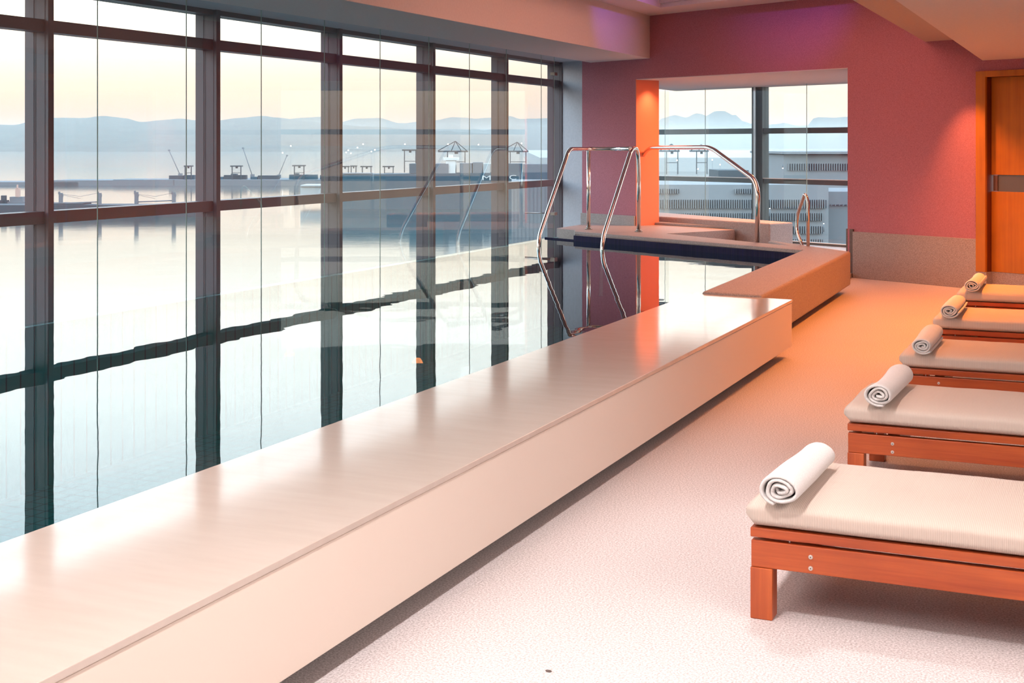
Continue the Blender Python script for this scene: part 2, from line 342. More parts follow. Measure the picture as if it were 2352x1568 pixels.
# stone surround
sur = empty('pool_surround', (-2.4, 12, 0)); tag(sur, 'raised speckled stone pool surround floating over a dark plinth beside pink wall', 'pool surround')
bm = NB(); add_prism(bm, [(-2.745,13.37), (-2.62,9.262), (-2.165,9.20), (-2.275,13.352), up(1943,576,.41), W(-.6,-.7)], .075, .41); obj('side_kerb', bm, stone_m, sur, bevel=.022, seg=4)
bm = NB(); add_prism(bm, [(-2.745,13.34), up(1320,531,.41), up(1320,527,.41), (-4.72,15.17), up(1768,559.5,.41), up(1840,566.5,.41)], .37, .4095); obj('coping', bm, stone_m, sur, bevel=.006)
bm = NB(); add_prism(bm, [(-2.745,13.39), (-5.80,15.02), (-4.74,15.15), up(1768,560,.41), up(1840,567,.41)], 0, .37); obj('kerb_body', bm, stone_m, sur)
bm = NB(); add_prism(bm, [(-2.70,13.2), (-2.58,9.27), (-2.27,9.24), (-2.40,13.2)], 0, .075); obj('plinth', bm, stone_dark, sur)
pl = empty('spa_platform', (-5.2, 16, 0)); tag(pl, 'stone platform with low step carrying the rail posts beneath the orange reveal', 'platform')
bm = NB(); add_prism(bm, [up(1320,529,.41), (-4.735,15.16), up(1688,527,.41), up(1500,514,.41), W(uJ+.015,T+.02), W(uJ+.015,-.001), W(-4.3,-.031), (GX+.02,16.83), (GX+.02,15.6), up(1318,528,.41)], .0, .408); obj('platform_slab', bm, stone_m, pl, bevel=.006)
bm = NB(); add_prism(bm, [up(1435,512,.41), up(1688,526,.41), up(1680,522,.41), up(1450,507,.41)], .408, .44); obj('step', bm, stone_m, pl, bevel=.005)
bm = NB(); add_prism(bm, [up(1768,513.5,.507), up(1822,510.7,.507), up(1508,487,.507), up(1468,490,.507), up(1462,493.5,.507)], .05, .507)
tag(obj('parapet', bm, stone_m, bevel=.018, seg=3), 'low stone parapet below the wall opening, right of the orange reveal', 'parapet')

# long cream ledge
bn = empty('pool_ledge', (-2.3, 4, 0)); tag(bn, 'long cream satin ledge running between pool and loungers', 'ledge')
bx0, bx1 = -1.917, -1.950; yE = 9.157
def fx(y): return bx0+(bx1-bx0)*max(0, (y-2))/(yE-2)
bm = NB(); add_prism(bm, [(bx0,-3.9), (bx0,2), (bx1,yE), (-2.676,9.255), (-2.69,-3.9)], .375, .394); obj('ledge_top', bm, bench_m, bn, bevel=.002)
bm = NB(); add_prism(bm, [(bx0-.004,-3.9), (bx0-.004,2), (bx1-.004,yE-.004), (-2.672,9.25), (-2.672,9.20), (bx1-.05,yE-.06), (bx0-.05,2), (bx0-.05,-3.9)], .078, .3725); obj('front_panel', bm, bench_side, bn, bevel=.002)
bm = NB(); add_prism(bm, [(bx0-.01,-3.9), (bx0-.01,2), (bx1-.01,yE-.01), (-2.67,9.24), (-2.68,-3.9)], .3725, .375); obj('shadow_joint', bm, simple('joint_tan', (.42,.34,.29), .7), bn)
bm = NB(); add_prism(bm, [(-2.06,-3.9), (-2.06,8.98), (-2.545,9.05), (-2.545,-3.9)], 0, .3725); obj('plinth', bm, stone_dark, bn)

# ------------------------------------------------------------------ handrails
def rail(label, paths, r=.0245, flanges=()):
    bm = NB(); b0 = Vector(paths[0][0]); root = None
    root = empty('pool_handrail', (b0.x, b0.y, b0.z)); tag(root, label, 'handrail', 'stainless steel pool rails')
    for p in paths:
        bm = NB(); add_tube(bm, p, r, 16); obj('tube', bm, steel, root)
    for f in flanges:
        bm = NB(); add_tube(bm, [f, (f[0], f[1], f[2]+.012)], r*1.9, 18); add_tube(bm, [(f[0], f[1], f[2]+.012), (f[0], f[1], f[2]+.03)], r*1.3, 18); obj('base_flange', bm, dark_steel, root, bevel=.002)
    return root
zt = 1.402
p1 = (-5.841,15.564); p2 = (-5.115,15.338)
rail('left bent steel handrail rising out of the water, joined by a bar to the next', [
    bend([(-5.794,13.82,-.2), (-5.794,13.85,.41), (-5.80,onX(1307,-5.80),zt), (p1[0],p1[1]+.02,zt), (-5.5,15.66,zt), (-5.10,14.98,zt+.005)], .11),
    [(p1[0],p1[1],.41), (p1[0],p1[1],zt)]], flanges=[(p1[0],p1[1],.41)])
rail('middle bent steel handrail rising out of the water, right of the left one', [
    bend([(-5.038,13.81,-.2), (-5.038,13.86,.42), (-5.085,14.98,zt+.004), (p2[0],p2[1]-.04,zt+.01), (p2[0],p2[1],1.15), (p2[0],p2[1],.41)], .13, 9)], flanges=[(p2[0],p2[1],.41)])
p3 = Vector((*up(1459,509,.44),0)); p4 = Vector((-3.40,14.19,0)); dv = p4-p3
def l3(x):
    t = (x-CX)/F; a = p3.x*c_+p3.y*s_-t*(p3.y*c_-p3.x*s_); b = dv.x*c_+dv.y*s_-t*(dv.y*c_-dv.x*s_); return p3-dv*(a/b)
q = [l3(1459), l3(1466), l3(1490), l3(1632), l3(1733), l3(1741)]
def zz(P, y): return H-(y-YH)*(P.y*c_-P.x*s_)/F
rail('long steel handrail sloping down in front of the wall opening', [
    bend([(q[0].x,q[0].y,.44), (q[1].x,q[1].y,zz(q[1],372)), (q[2].x,q[2].y,zz(q[2],339)), (q[3].x,q[3].y,zz(q[3],338)), (q[4].x,q[4].y,zz(q[4],412)), (q[5].x,q[5].y,zz(q[5],440)), (p4.x,p4.y,.41)], .16, 9)], r=.026, flanges=[(q[0].x,q[0].y,.44)])
b4 = Vector((-2.79,13.86,0))
def l4(x, k): P = l4p = b4+Vector((-.35,.33,0))*k; return P
f4 = lambda x, y, d: far(x, y, d)
d4 = b4.y*c_-b4.x*s_
rail('small steel ladder rail standing at the right end of the stone coping', [
    bend([tuple(f4(1856,572,d4)), tuple(f4(1856,462,d4)), tuple(f4(1849,443,d4+.02)), tuple(f4(1832,492,d4+.25)), tuple(f4(1829,528,d4+.28)), tuple(f4(1846,574,d4+.12))], .1, 7)], r=.017)

# ------------------------------------------------------------------ loungers
def cushion_bm(x0, x1, y0, y1, z0, z1, seed):
    bm = NB(); nx, ns = 70, 40; rings = []; rr = .035
    yc, zc = (y0+y1)/2, (z0+z1)/2; hw, hh = (y1-y0)/2, (z1-z0)/2
    for i in range(nx+1):
        x = x0+(x1-x0)*i/nx; e = min(x-x0, x1-x)
        k = 1.0 if e > rr else math.sqrt(max(0, 1-((rr-e)/rr)**2)); k = max(k, .05); inset = (1-k)*rr
        ring = []
        for j in range(ns):
            a = 2*math.pi*j/ns; ca, sa = math.cos(a), math.sin(a); p = 5.0
            m = (abs(ca)**p+abs(sa)**p)**(-1/p)
            yy = yc+ca*m*(hw-inset); z = zc+sa*m*hh*(.35+.65*k)
            nz = noise.noise(Vector((x*3+seed*9.1, yy*5, seed)))
            n2 = noise.noise(Vector((x*9+seed*3.3, yy*9, 4+seed)))
            if sa > 0: z += .006*nz+.002*n2
            else: z = max(z0, min(z, zc)); z = z0 if z < z0+.012 and abs(ca) < .98 else z
            yy += .006*nz*(1 if abs(ca) > .7 else 0)
            ring.append(bm.verts.new((x, yy, z)))
        rings.append(ring)
    for a, b in zip(rings, rings[1:]):
        for k in range(ns): bm.faces.new([a[k], a[(k+1)%ns], b[(k+1)%ns], b[k]])
    bm.faces.new(rings[0][::-1]); bm.faces.new(rings[-1]); return bm
LW, LL = .635, 2.0
def make_lounger(seed):
    root = empty('sun_lounger', (0,0,0))
    for y0 in (0, LW-.04):
        bm = NB(); add_box(bm, 0, LL, y0, y0+.04, .250, .279); obj('side_slat', bm, wood_rail, root, bevel=.003)
        bm = NB(); add_box(bm, .002, LL-.002, y0+.003, y0+.037, .158, .240); obj('side_rail', bm, wood_rail, root, bevel=.003)
    for x0 in (0, LL-.07):
        bm = NB(); add_box(bm, x0+.001, x0+.07, .04, LW-.04, .250, .279); obj('end_slat', bm, wood_leg, root, bevel=.003)
        bm = NB(); add_box(bm, x0+.012, x0+.05, .04, LW-.04, .165, .238); obj('end_rail', bm, wood_leg, root, bevel=.003)
    bm = NB()
    for k in range(18): add_box(bm, .10+k*.102, .16+k*.102, .045, LW-.045, .252, .272)
    obj('deck_slats', bm, wood_leg, root, bevel=.002)
    for x0 in (.16, LL-.22):
        bm = NB(); add_box(bm, x0, x0+.05, .04, LW-.04, .17, .25); obj('cross_beam', bm, wood_leg, root, bevel=.003)
    for x0 in (0, LL-.068):
        for y0 in (0, LW-.068):
            bm = NB(); add_box(bm, x0, x0+.068, y0, y0+.068, 0, .1575); obj('leg', bm, wood_leg, root, bevel=.003)
    for z in (.209, .175):
        bm = NB(); add_tube(bm, [(.184,.006,z), (.184,.0005,z)], .0068, 16); add_tube(bm, [(.184,.0005,z), (.184,-.0008,z)], .0052, 16); b = obj('bolt', bm, simple('zinc', (.75,.70,.66), .3, .6) if z > .2 else bpy.data.materials['zinc'], root, bevel=.0006)
        bm = NB(); add_tube(bm, [(.184,-.0006,z), (.184,-.0012,z)], .002, 8); obj('bolt_socket', bm, gap_m, b)
    bm = NB(); add_tube(bm, [(.118,.015,.2405), (.118,.015,.2495)], .003, 8); obj('spacer_pin', bm, bpy.data.materials['zinc'], root)
    return root
proto = make_lounger(0)
LY = [(-.994,4.057), (-.990,5.732), (-.975,7.29), (-.985,8.90), (-1.0,10.56)]
lab = ['nearest mahogany sun lounger with pale ribbed cushion, its whole front leg in view', 'second mahogany lounger from the camera, front leg half hidden behind the nearest cushion',
       'third lounger from the camera, middle one of the row, cushion seam stepping up at front', 'fourth lounger from the camera, second from the far door', 'furthest lounger of the row, beside the stone wall base and orange door']
for i, (x, y) in enumerate(LY):
    o = proto if i == 0 else copy_tree(proto)
    o.location = (x, y, 0)
    tag(o, lab[i], 'sun lounger', 'row of wooden sun loungers on the right')
    off = .055 if i == 1 else 0
    bm = cushion_bm(x-.018+off, x+LL+.01, y-.012+(.02 if i == 1 else 0), y+LW+.01, .2788, .362, i+1)
    obj('cushion', bm, cushion_m, o, smooth=True)

# towels
def towel(i, P0, P1, R, label, seed, sq=.74):
    rnd = random.Random(seed); P0, P1 = Vector((*P0,0)), Vector((*P1,0)); ax = (P1-P0); L = ax.length; ax.normalize(); sd = Vector((ax.y, -ax.x, 0))
    bm = NB(); turns = 3.3; n = 150; th = R/(turns+.55); prof = []
    for k in range(n+1):
        t = k/n; a = t*turns*2*math.pi; r = th*.45+(R-th*.5)*t
        w = 1+.17*(1-t)*math.sin(a*1.7+seed)+.13*(1-t)*math.sin(a*3.1+seed*2)
        r *= w; y = math.cos(a+2.2+seed*.35)*r*1.0; z = math.sin(a+2.2+seed*.35)*r*sq
        prof.append((y, z))
    zmin = min(p[1] for p in prof); ns = 14; rows = []
    for s in range(ns+1):
        q = s/ns; row = []
        for k, (y, z) in enumerate(prof):
            t = k/n; e = (rnd.random()-.5)*.004 if s in (0, ns) else 0
            ex = .010*math.sin(t*17+seed)*(1-t) if s == 0 else (-.010*math.sin(t*13+seed)*(1-t) if s == ns else 0)
            wob = 1+.06*math.sin(q*4.2+seed)+.045*noise.noise(Vector((q*3, t*6, seed)))
            sag = 1-.06*math.sin(math.pi*q)
            p = P0+ax*(q*L+e+ex)+sd*(y*wob); zz_ = (z-zmin)*wob*sag+.0045
            row.append(bm.verts.new((p.x, p.y, .364+zz_)))
        rows.append(row)
    for a, b in zip(rows, rows[1:]):
        for k in range(n): f = bm.faces.new([a[k], a[k+1], b[k+1], b[k]]); f.smooth = True
    o = obj('rolled_towel', bm, towel_m)
    m = o.modifiers.new('thickness', 'SOLIDIFY'); m.thickness = th*.86; m.offset = 0
    sm = o.modifiers.new('soft', 'SUBSURF'); sm.levels = 1; sm.render_levels = 1
    tag(o, label, 'towel', 'rolled towels on the loungers'); return o
tw = [(up(1790,1160,.37), up(1884,1068,.37), .060, 'white rolled towel on the nearest lounger cushion'),
      (up(2018,932,.37), up(2072,880,.37), .060, 'white rolled towel on the second lounger, its end swirl loosely folded'),
      (up(2118,812,.37), up(2146,778,.37), .058, 'rolled towel on the third lounger from the camera, dark hole in its swirl'),
      (up(2180,729,.37), up(2202,703,.37), .058, 'rolled towel on the fourth lounger, second smallest in view'),
      (up(2232,668,.37), up(2250,647,.37), .056, 'smallest rolled towel, on the furthest lounger by the door')]
for i, (a, b, R, lb) in enumerate(tw): towel(i, a, b, R, lb, i*1.7+1)
bm = NB(); bmesh.ops.create_icosphere(bm, subdivisions=2, radius=.006, matrix=Matrix.Translation((*up(1260,1542,0), .002)) @ Matrix.Diagonal((1.6,1,.5,1)))
tag(obj('dark_speck', bm, gap_m), 'tiny dark scrap lying on the pale floor near the ledge', 'scrap')

# ------------------------------------------------------------------ outside: sea, hills, harbour
SEA = -50.0
def simple_far(name, col, rough=.8): return simple(name, col, rough, 0, .3)
sm = M('harbour_water'); sm.set(Base_Color=(.03,.055,.06,1), Roughness=.085, IOR=1.24)
v = sm.coord((1,1,1)); f = sm.noise(v, .05, 3, .5); sm.bump(f, .05, 1.0)
bm = NB(); bmesh.ops.create_grid(bm, x_segments=1, y_segments=1, size=60000, matrix=Matrix.Translation((0,0,SEA)))
struct(obj('sea', bm, sm.m))
def ridge(name, pts, d, depth, mat, lab):
    bm = NB(); prev = None; top = []; 
    # refine with small irregularities
    P = []
    for (x0,y0),(x1,y1) in zip(pts, pts[1:]):
        k = max(1, int((x1-x0)/8))
        for j in range(k): t = j/k; t2 = t*t*(3-2*t); P.append((x0+(x1-x0)*t, y0+(y1-y0)*t2+noise.noise(Vector((x0+(x1-x0)*t, 0, d))*.05)*1.2))
    P.append(pts[-1])
    for x, y in P:
        T_ = far(x, y, d+noise.noise(Vector((x*.02, 3, d)))*depth*.3); n = far(x, YH, d-depth); b = far(x, YH, d+depth)
        m1 = T_.lerp(Vector((n.x,n.y,SEA)), .5); m1.z += (T_.z-SEA)*.12*noise.noise(Vector((x*.05, 9, d)))
        cur = [bm.verts.new(q) for q in ((n.x,n.y,SEA-5), m1, T_, (b.x,b.y,SEA-5))]
        if prev:
            for k in range(3): f = bm.faces.new([prev[k], cur[k], cur[k+1], prev[k+1]]); f.smooth = True
        prev = cur
    o = obj(name, bm, mat); struct(o, lab)
hill_m = speckle('hillside', (.035,.05,.05), (.07,.085,.075), .004, .95, .1)
ridge('hills_near', [(-500,300),(-200,290),(0,286),(30,287),(80,277),(118,270),(190,271),(235,266),(285,271),(325,280),(380,275),(415,272),(447,276),(500,276),(560,270),(600,266),(640,270),(700,278),(760,284),(830,290),(1000,300),(1200,312)], 13000, 2600, hill_m, 'low rounded hills across the bay')
ridge('hills_middle', [(560,300),(600,280),(650,274),(700,270),(740,268),(790,282),(830,286),(860,277),(890,281),(950,284),(985,292),(1010,283),(1050,280),(1080,290),(1110,300),(1164,283),(1200,288),(1264,292),(1330,300),(1500,310)], 17000, 3000, hill_m, 'middle ridge across the bay')
ridge('mountains', [(600,300),(720,282),(780,280),(820,272),(870,271),(920,283),(1000,276),(1040,269),(1100,272),(1150,268),(1170,266),(1195,273),(1240,272),(1300,268),(1400,285),(1470,292),(1508,281),(1520,272),(1550,264),(1575,270),(1600,260),(1613,262),(1622,266),(1640,256),(1665,255),(1682,264),(1690,263),(1705,278),(1730,285),(1755,288),(1780,285),(1800,282),(1830,288),(1855,289),(1868,272),(1880,269),(1920,270),(1950,268),(2050,262),(2200,270),(2500,290)], 24000, 4500, hill_m, 'jagged far mountain range')
# haze lying over the bay
hz = bpy.data.materials.new('haze'); hz.use_nodes = True; t = hz.node_tree; t.nodes.remove(t.nodes['Principled BSDF'])
vsn = t.nodes.new('ShaderNodeVolumeScatter'); vsn.inputs['Density'].default_value = 4.5e-5; vsn.inputs['Color'].default_value = (.97,.93,.88,1); vsn.inputs['Anisotropy'].default_value = 0
t.links.new(vsn.outputs[0], t.nodes['Material Output'].inputs['Volume'])
bm = NB(); add_prism(bm, [(-26000,-14000), (-400,60), (-400,600), (300,900), (12000,30000), (-26000,34000)], SEA-2, 260); struct(obj('haze', bm, hz), 'morning haze over the bay')

fm = {k: simple_far('far_'+k, c) for k, c in dict(grey=(.16,.18,.20), dark=(.05,.07,.085), blue=(.03,.085,.12), rust=(.28,.11,.07), pale=(.42,.44,.44), white=(.7,.7,.68), red=(.32,.10,.07), green=(.08,.12,.10), concrete=(.22,.235,.25), glass=(.04,.055,.075)).items()}
def fbox(bm, x0, x1, yt, yb, d, dep):        # box facing the camera: pixel extents at depth d, depth dep
    a, b = far(x0, yt, d), far(x1, yb, d); c = far(x1, yb, d+dep); e = far(x0, yt, d+dep)
    k = (d+dep)/d; cc = Vector((b.x-s_*dep, b.y+c_*dep)); ee = Vector((a.x-s_*dep, a.y+c_*dep))
    add_prism(bm, [(a.x,a.y), (b.x,b.y), (cc.x,cc.y), (ee.x,ee.y)], min(a.z,b.z), max(a.z,b.z))
def fthing(name, mat, boxes, label, cat, group=None):
    bm = NB()
    for q in boxes: fbox(bm, *q)
    return tag(obj(name, bm, mat), label, cat, group)
YS = lambda d: YH+(H-SEA)*F/d                # pixel row of the sea surface at depth d
dq = 1722
db = dq-25
zq = H-(411.6-YH)*dq/F
YQ = lambda d: YH+(H-zq)*F/d
fthing('breakwater', fm['grey'], [(-300,180,418,YS(db)+.5,db,60), (120,262,414,YS(db)+.5,db,60), (260,400,412.5,YS(db)+.5,db,64), (395,960,YQ(db),YS(db)+.5,db,90)], 'low grey breakwater stretching across the harbour water behind the moored ship', 'breakwater')
for i, (x0, x1, y, yb_) in enumerate([(388,421,403,411.4), (422,447,402,411.4), (500,513,406,411.4), (514,565,402,411.4), (530,543,399,401.9), (575,591,406,411.4), (592,640,403,411.4), (664,728,401,411.4), (675,685,398,400.9), (735,789,402,411.4), (790,904,403,411.4), (905,930,406,411.4)]):
    places = ['left of the second mullion','right beside the second mullion','low, left of the second gantry crane','under the second gantry crane','on top under the second gantry crane','left of the third jib','under the third jib','under the gantry crane left of third mullion','on top, left leg of that gantry','hidden partly by third mullion','under the three grouped gantries','at the right end of the quay']
    fthing('container_stack', fm['blue' if i % 3 else 'dark'], [(x0,x1,y,YQ(dq-4)-.06 if yb_ > 411 else yb_,dq-4,10)], 'shipping container stack on the breakwater, '+places[i], 'container stack', 'container stacks on the breakwater')
def gantry(x, w, y0, y1, d, label, group, portal=True, A=False):
    root = empty('gantry_crane', tuple(far(x, y1, d))); t_ = 1.25*d/1700
    px = lambda m: m*F/d
    for xx in (x-w/2, x+w/2):
        for dd in (0, 10): bm = NB(); fbox(bm, xx-px(t_)/2, xx+px(t_)/2, y0+1, YH+(y1-YH)*d/(d+dd+t_), d+dd, t_); obj('leg', bm, fm['dark'], root)
    bm = NB(); fbox(bm, x-w/2, x+w/2, (y0+y1)/2, (y0+y1)/2+px(.7), d, .8); obj('portal_beam', bm, fm['dark'], root)
    bm = NB(); e = w*.55 if A else w*.22
    fbox(bm, x-w/2-e, x+w/2+(e*.3 if A else e*.3), y0, y0+px(1.6), d, 11); obj('girder', bm, fm['dark'], root)
    bm = NB(); fbox(bm, x-w*.10, x+w*.10, y0+px(1.6), y0+px(3.6), d+2, 4); obj('trolley', bm, fm['dark'], root)
    if A:
        bm = NB(); ap = far(x-w*.05, y0-w*.55, d)
        for xx in (x-w/2-e, x-w*.28, x+w*.28, x+w/2+e*.2): add_tube(bm, [far(xx, y0, d), ap], .45, 6)
        obj('stay_frame', bm, fm['dark'], root)
    tag(root, label, 'crane', group)
G1 = 'small gantry cranes on the breakwater'
for x, w, y0, lb in [(432,14,380,'small gantry crane straddling containers left of the second mullion'), (543,20,380,'small gantry crane alone between second mullion and the middle glass joint'), (687,22,379,'small gantry crane left of the third mullion'),
                     (792,16,381,'leftmost of the three grouped small gantry cranes'), (812,11,380,'middle one of the three grouped small gantry cranes'), (842,20,381,'rightmost of the three grouped small gantry cranes'), (893,20,381,'small gantry crane right of the glass joint, by itself')]:
    gantry(x, w, y0, YQ(dq-20)-.05, dq-20, lb, G1)
for x0, y0, x1, y1, lb in [(388,345,413,400,'thin luffing crane jib leaning left above the first bay'), (558,340,579,402,'thin luffing crane jib leaning left in the second bay'), (659,357,640,403,'thin luffing crane jib leaning right in the second bay')]:
    root = empty('luffing_crane', tuple(far(x1, y1+6, dq+75))); bm = NB(); add_tube(bm, [far(x1,y1,dq+75), far(x0,y0,dq+75)], .55, 6); obj('jib', bm, fm['grey'], root)
    bm = NB(); fbox(bm, x0-2.2, x0+2, y0-1.5, y0+2, dq+75, 2); obj('jib_head', bm, fm['grey'], root)
    bm = NB(); fbox(bm, x1-4, x1+4, y1-2, YQ(dq+72)+3, dq+72, 6); obj('cab', bm, fm['grey'], root); tag(root, lb, 'crane', 'luffing cranes behind the breakwater')
# moored bulk carrier with four posts
dS = 966; sh = empty('bulk_carrier', tuple(far(230, YS(dS), dS))); tag(sh, 'moored dark bulk carrier with four deck crane posts behind the first window bay', 'ship')
bm = NB(); fbox(bm, -160, 480, 471, YS(dS)+1, dS, 26); fbox(bm, 60, 190, 467, 472, dS+2, 20); obj('hull', bm, fm['dark'], sh)
for i, x in enumerate((138,227,312,398)):
    bm = NB(); fbox(bm, x-3.4, x+4, 443-(i>1)*2, 472, dS+8, 2.6); fbox(bm, x-4.5, x-1.5, 440-(i>1)*2, 446, dS+8, 2); fbox(bm, x+3, x+5.4, 446, 452, dS+8, 2); obj('crane_post', bm, fm['grey'], sh)
for xa, xb, y in ((145,225,464.5), (318,396,461.5)):
    bm = NB(); add_tube(bm, [far(xa,y+2,dS+9), far(xb,y-1,dS+9)], .45, 6); obj('crane_boom', bm, fm['grey'], sh)
    bm = NB(); add_tube(bm, [far(xa,446,dS+9), far((xa+xb)/2,451,dS+9), far(xb,443,dS+9)], .12, 5); add_tube(bm, [far(xa,448,dS+9), far((xa+xb)/2,456,dS+9)], .12, 5); obj('rigging', bm, fm['grey'], sh)
# service ship at the left edge
sv = empty('service_vessel', tuple(far(30, 484, 1000))); tag(sv, 'small service vessel with dark funnel and pinkish mast at the left picture edge', 'ship')
bm = NB(); fbox(bm, -40, 60, 463, 484, 1010, 12); fbox(bm, 22, 52, 452, 464, 1012, 8); obj('hull', bm, fm['grey'], sv)
bm = NB(); fbox(bm, 2, 11, 449, 466, 1008, 4); fbox(bm, -12, 14, 460, 470, 1008, 6); obj('funnel', bm, fm['dark'], sv)
bm = NB(); fbox(bm, 35, 44, 432, 455, 1012, 3); fbox(bm, 38, 41, 424, 434, 1012, 1); obj('mast', bm, simple_far('far_pink', (.55,.36,.30)), sv)
# low jetty
fthing('jetty', fm['dark'], [(495,700,488,YS(1040)+.5,1040,14)], 'low dark jetty below the transom in the second bay', 'jetty')
fthing('pontoon', fm['white'], [(572,690,493,496,1010,3)], 'thin white pontoon lying along the jetty', 'pontoon')
fthing('reflection_block', fm['pale'], [(690,742,428,455,1150,30), (690,742,425,428,1148,34)], 'pale block put in for a reflected patch between second bay and third mullion', 'reflection')  # block put in for a pale reflected patch
# container ship
dC = 1078; cs = empty('container_ship', tuple(far(1000, YS(dC), dC))); tag(cs, 'large blue container ship with white letters on its side moored left of the rails', 'ship')
bm = NB()
hull = [(742,430),(760,398),(1330,394),(1330,YS(dC)+1),(760,YS(dC)+1)]
a = [far(x,y,dC) for x, y in ((735,404),(760,401),(1400,394),(1400,YS(dC)),(765,YS(dC)),(745,450))]; bk = [p+Vector((-s_*34, c_*34, 0)) for p in a]
va = [bm.verts.new(p) for p in a]; vb = [bm.verts.new(p) for p in bk]; bm.faces.new(va); bm.faces.new(vb[::-1])
for i in range(6): bm.faces.new([va[i], va[(i+1)%6], vb[(i+1)%6], vb[i]])
obj('hull', bm, fm['blue'], cs)
cols = ['grey','blue','rust','grey','dark','pale','grey','blue']
k = 0
for x0, x1, yt in [(785,850,399),(940,962,376),(964,1030,376),(1056,1084,375),(1086,1108,373),(1110,1126,376),(1128,1165,377),(1167,1200,376),(1202,1262,377),(1264,1340,378)]:
    bm = NB(); fbox(bm, x0, x1, yt, 398, dC+3, 26); obj('deck_containers', bm, fm[cols[k % 8]] if k % 2 else fm['grey'], cs); k += 1
bm = NB(); fbox(bm, 1024, 1046, 366, 398, dC+5, 22); fbox(bm, 1018, 1052, 362, 368, dC+4, 24); fbox(bm, 1030, 1040, 355, 362, dC+6, 6); obj('superstructure', bm, fm['white'], cs)
def letters(txt, x0, x1, yb, hpx, d, mat, parent, name='lettering'):
    cu = bpy.data.curves.new('t', 'FONT'); cu.body = txt; cu.size = 1; cu.extrude = .02; to = bpy.data.objects.new('t', cu); COL.objects.link(to)
    bpy.context.view_layer.update(); me = bpy.data.meshes.new_from_object(to.evaluated_get(bpy.context.evaluated_depsgraph_get())); bpy.data.objects.remove(to)
    xs = [v.co.x for v in me.vertices]; ys = [v.co.y for v in me.vertices]; w0 = max(xs)-min(xs); h0 = max(ys)-min(ys)
    bm = NB(); bm.from_mesh(me); P0 = far(x0, yb, d); wm = (x1-x0)*d/F; hm = hpx*d/F
    for v in bm.verts:
        a, b, e = (v.co.x-min(xs))/w0*wm, (v.co.y-min(ys))/h0*hm, v.co.z*8
        v.co = Vector((P0.x+c_*a+s_*e, P0.y+s_*a-c_*e, P0.z+b))
    o = obj(name, bm, mat, parent); return o
tag(letters('M', 1108, 1127, 413.5, 10.5, dC-.4, fm['white'], cs), 'white letter M')
tag(letters('S', 1139, 1154, 412.8, 10.5, dC-.4, fm['white'], cs), 'white letter S')
tag(letters('C', 1170, 1186, 412.3, 10.5, dC-.4, fm['white'], cs), 'white letter C')
# ship-to-shore cranes
for x, w, y0, lb in [(942,26,343,'tall quay crane left of the container ship bridge'), (1048,40,346,'tall quay crane with peaked stay frame behind the ship bridge'), (1190,36,346,'tall quay crane with peaked stay frame right of the last inner mullion')]:
    gantry(x, w, y0, 396, 1500, lb, 'tall quay cranes behind the container ship', A=(x != 942))
for i, (x, w) in enumerate(((1544,26),(1612,24))): gantry(x, w, 345, 400, 1300, ['faint quay crane at the left of the wall opening','faint quay crane left of the opening mullion, under the high peak'][i], 'faint quay cranes in the opening', A=True)
# land strip right
fthing('harbour_land', fm['pale'], [(1240,2600,362,YS(2600),2600,3800)], 'flat hazy harbour land behind the city blocks', 'land')  # pale colour carries the haze over the land
lampm = M('floodlight'); lampm.t.nodes.remove(lampm.p); em = lampm.n('ShaderNodeEmission'); em.inputs['Color'].default_value = (1,.93,.78,1); em.inputs['Strength'].default_value = 14; lampm.l(em.outputs[0], lampm.out.inputs['Surface'])
def lamp(x, y, d, lb, g, r=1.0, base=None):
    root = empty('floodlight', tuple(far(x, y, d))); p = far(x, y, d)
    bm = NB(); bmesh.ops.create_icosphere(bm, subdivisions=2, radius=r*d/F*.9, matrix=Matrix.Translation(p)); obj('lamp_head', bm, lampm.m, root, smooth=True)
    zb = SEA if base is None else base; bm = NB(); add_tube(bm, [(p.x,p.y,p.z), (p.x,p.y,zb)], .12, 6); obj('pole', bm, fm['grey'], root); tag(root, lb, 'floodlight', g)
for i, (x, y) in enumerate([(649,351),(668,335),(795,350),(800,345),(806,352),(821,339),(834,331),(853,348),(861,344),(930,331),(1029,331),(1099,332),(1198,329)]):
    w = ['left of the third mullion, lower','left of the third mullion, upper','first of the bright string right of the third mullion','second of that bright string','lowest of that bright string','fourth of that bright string','highest of that bright string','lower one beside the glass joint','upper one beside the glass joint','left of the fourth mullion','above the ship bridge','left of the last inner mullion','beside the peaked crane in the last bay']
    lamp(x, y, 2300, 'distant bright floodlight, '+w[i], 'distant harbour floodlights', 1.5)
for i, (x, y) in enumerate([(1555,368),(1636,367),(1654,378),(1603,388),(1776,364)]):
    w = ['left crane','centre of the left pane','just under that one','lowest, bottom of the left pane','left of the office block']
    lamp(x, y, 1200, 'harbour floodlight in the wall opening, '+w[i], 'floodlights in the opening', 1.6)

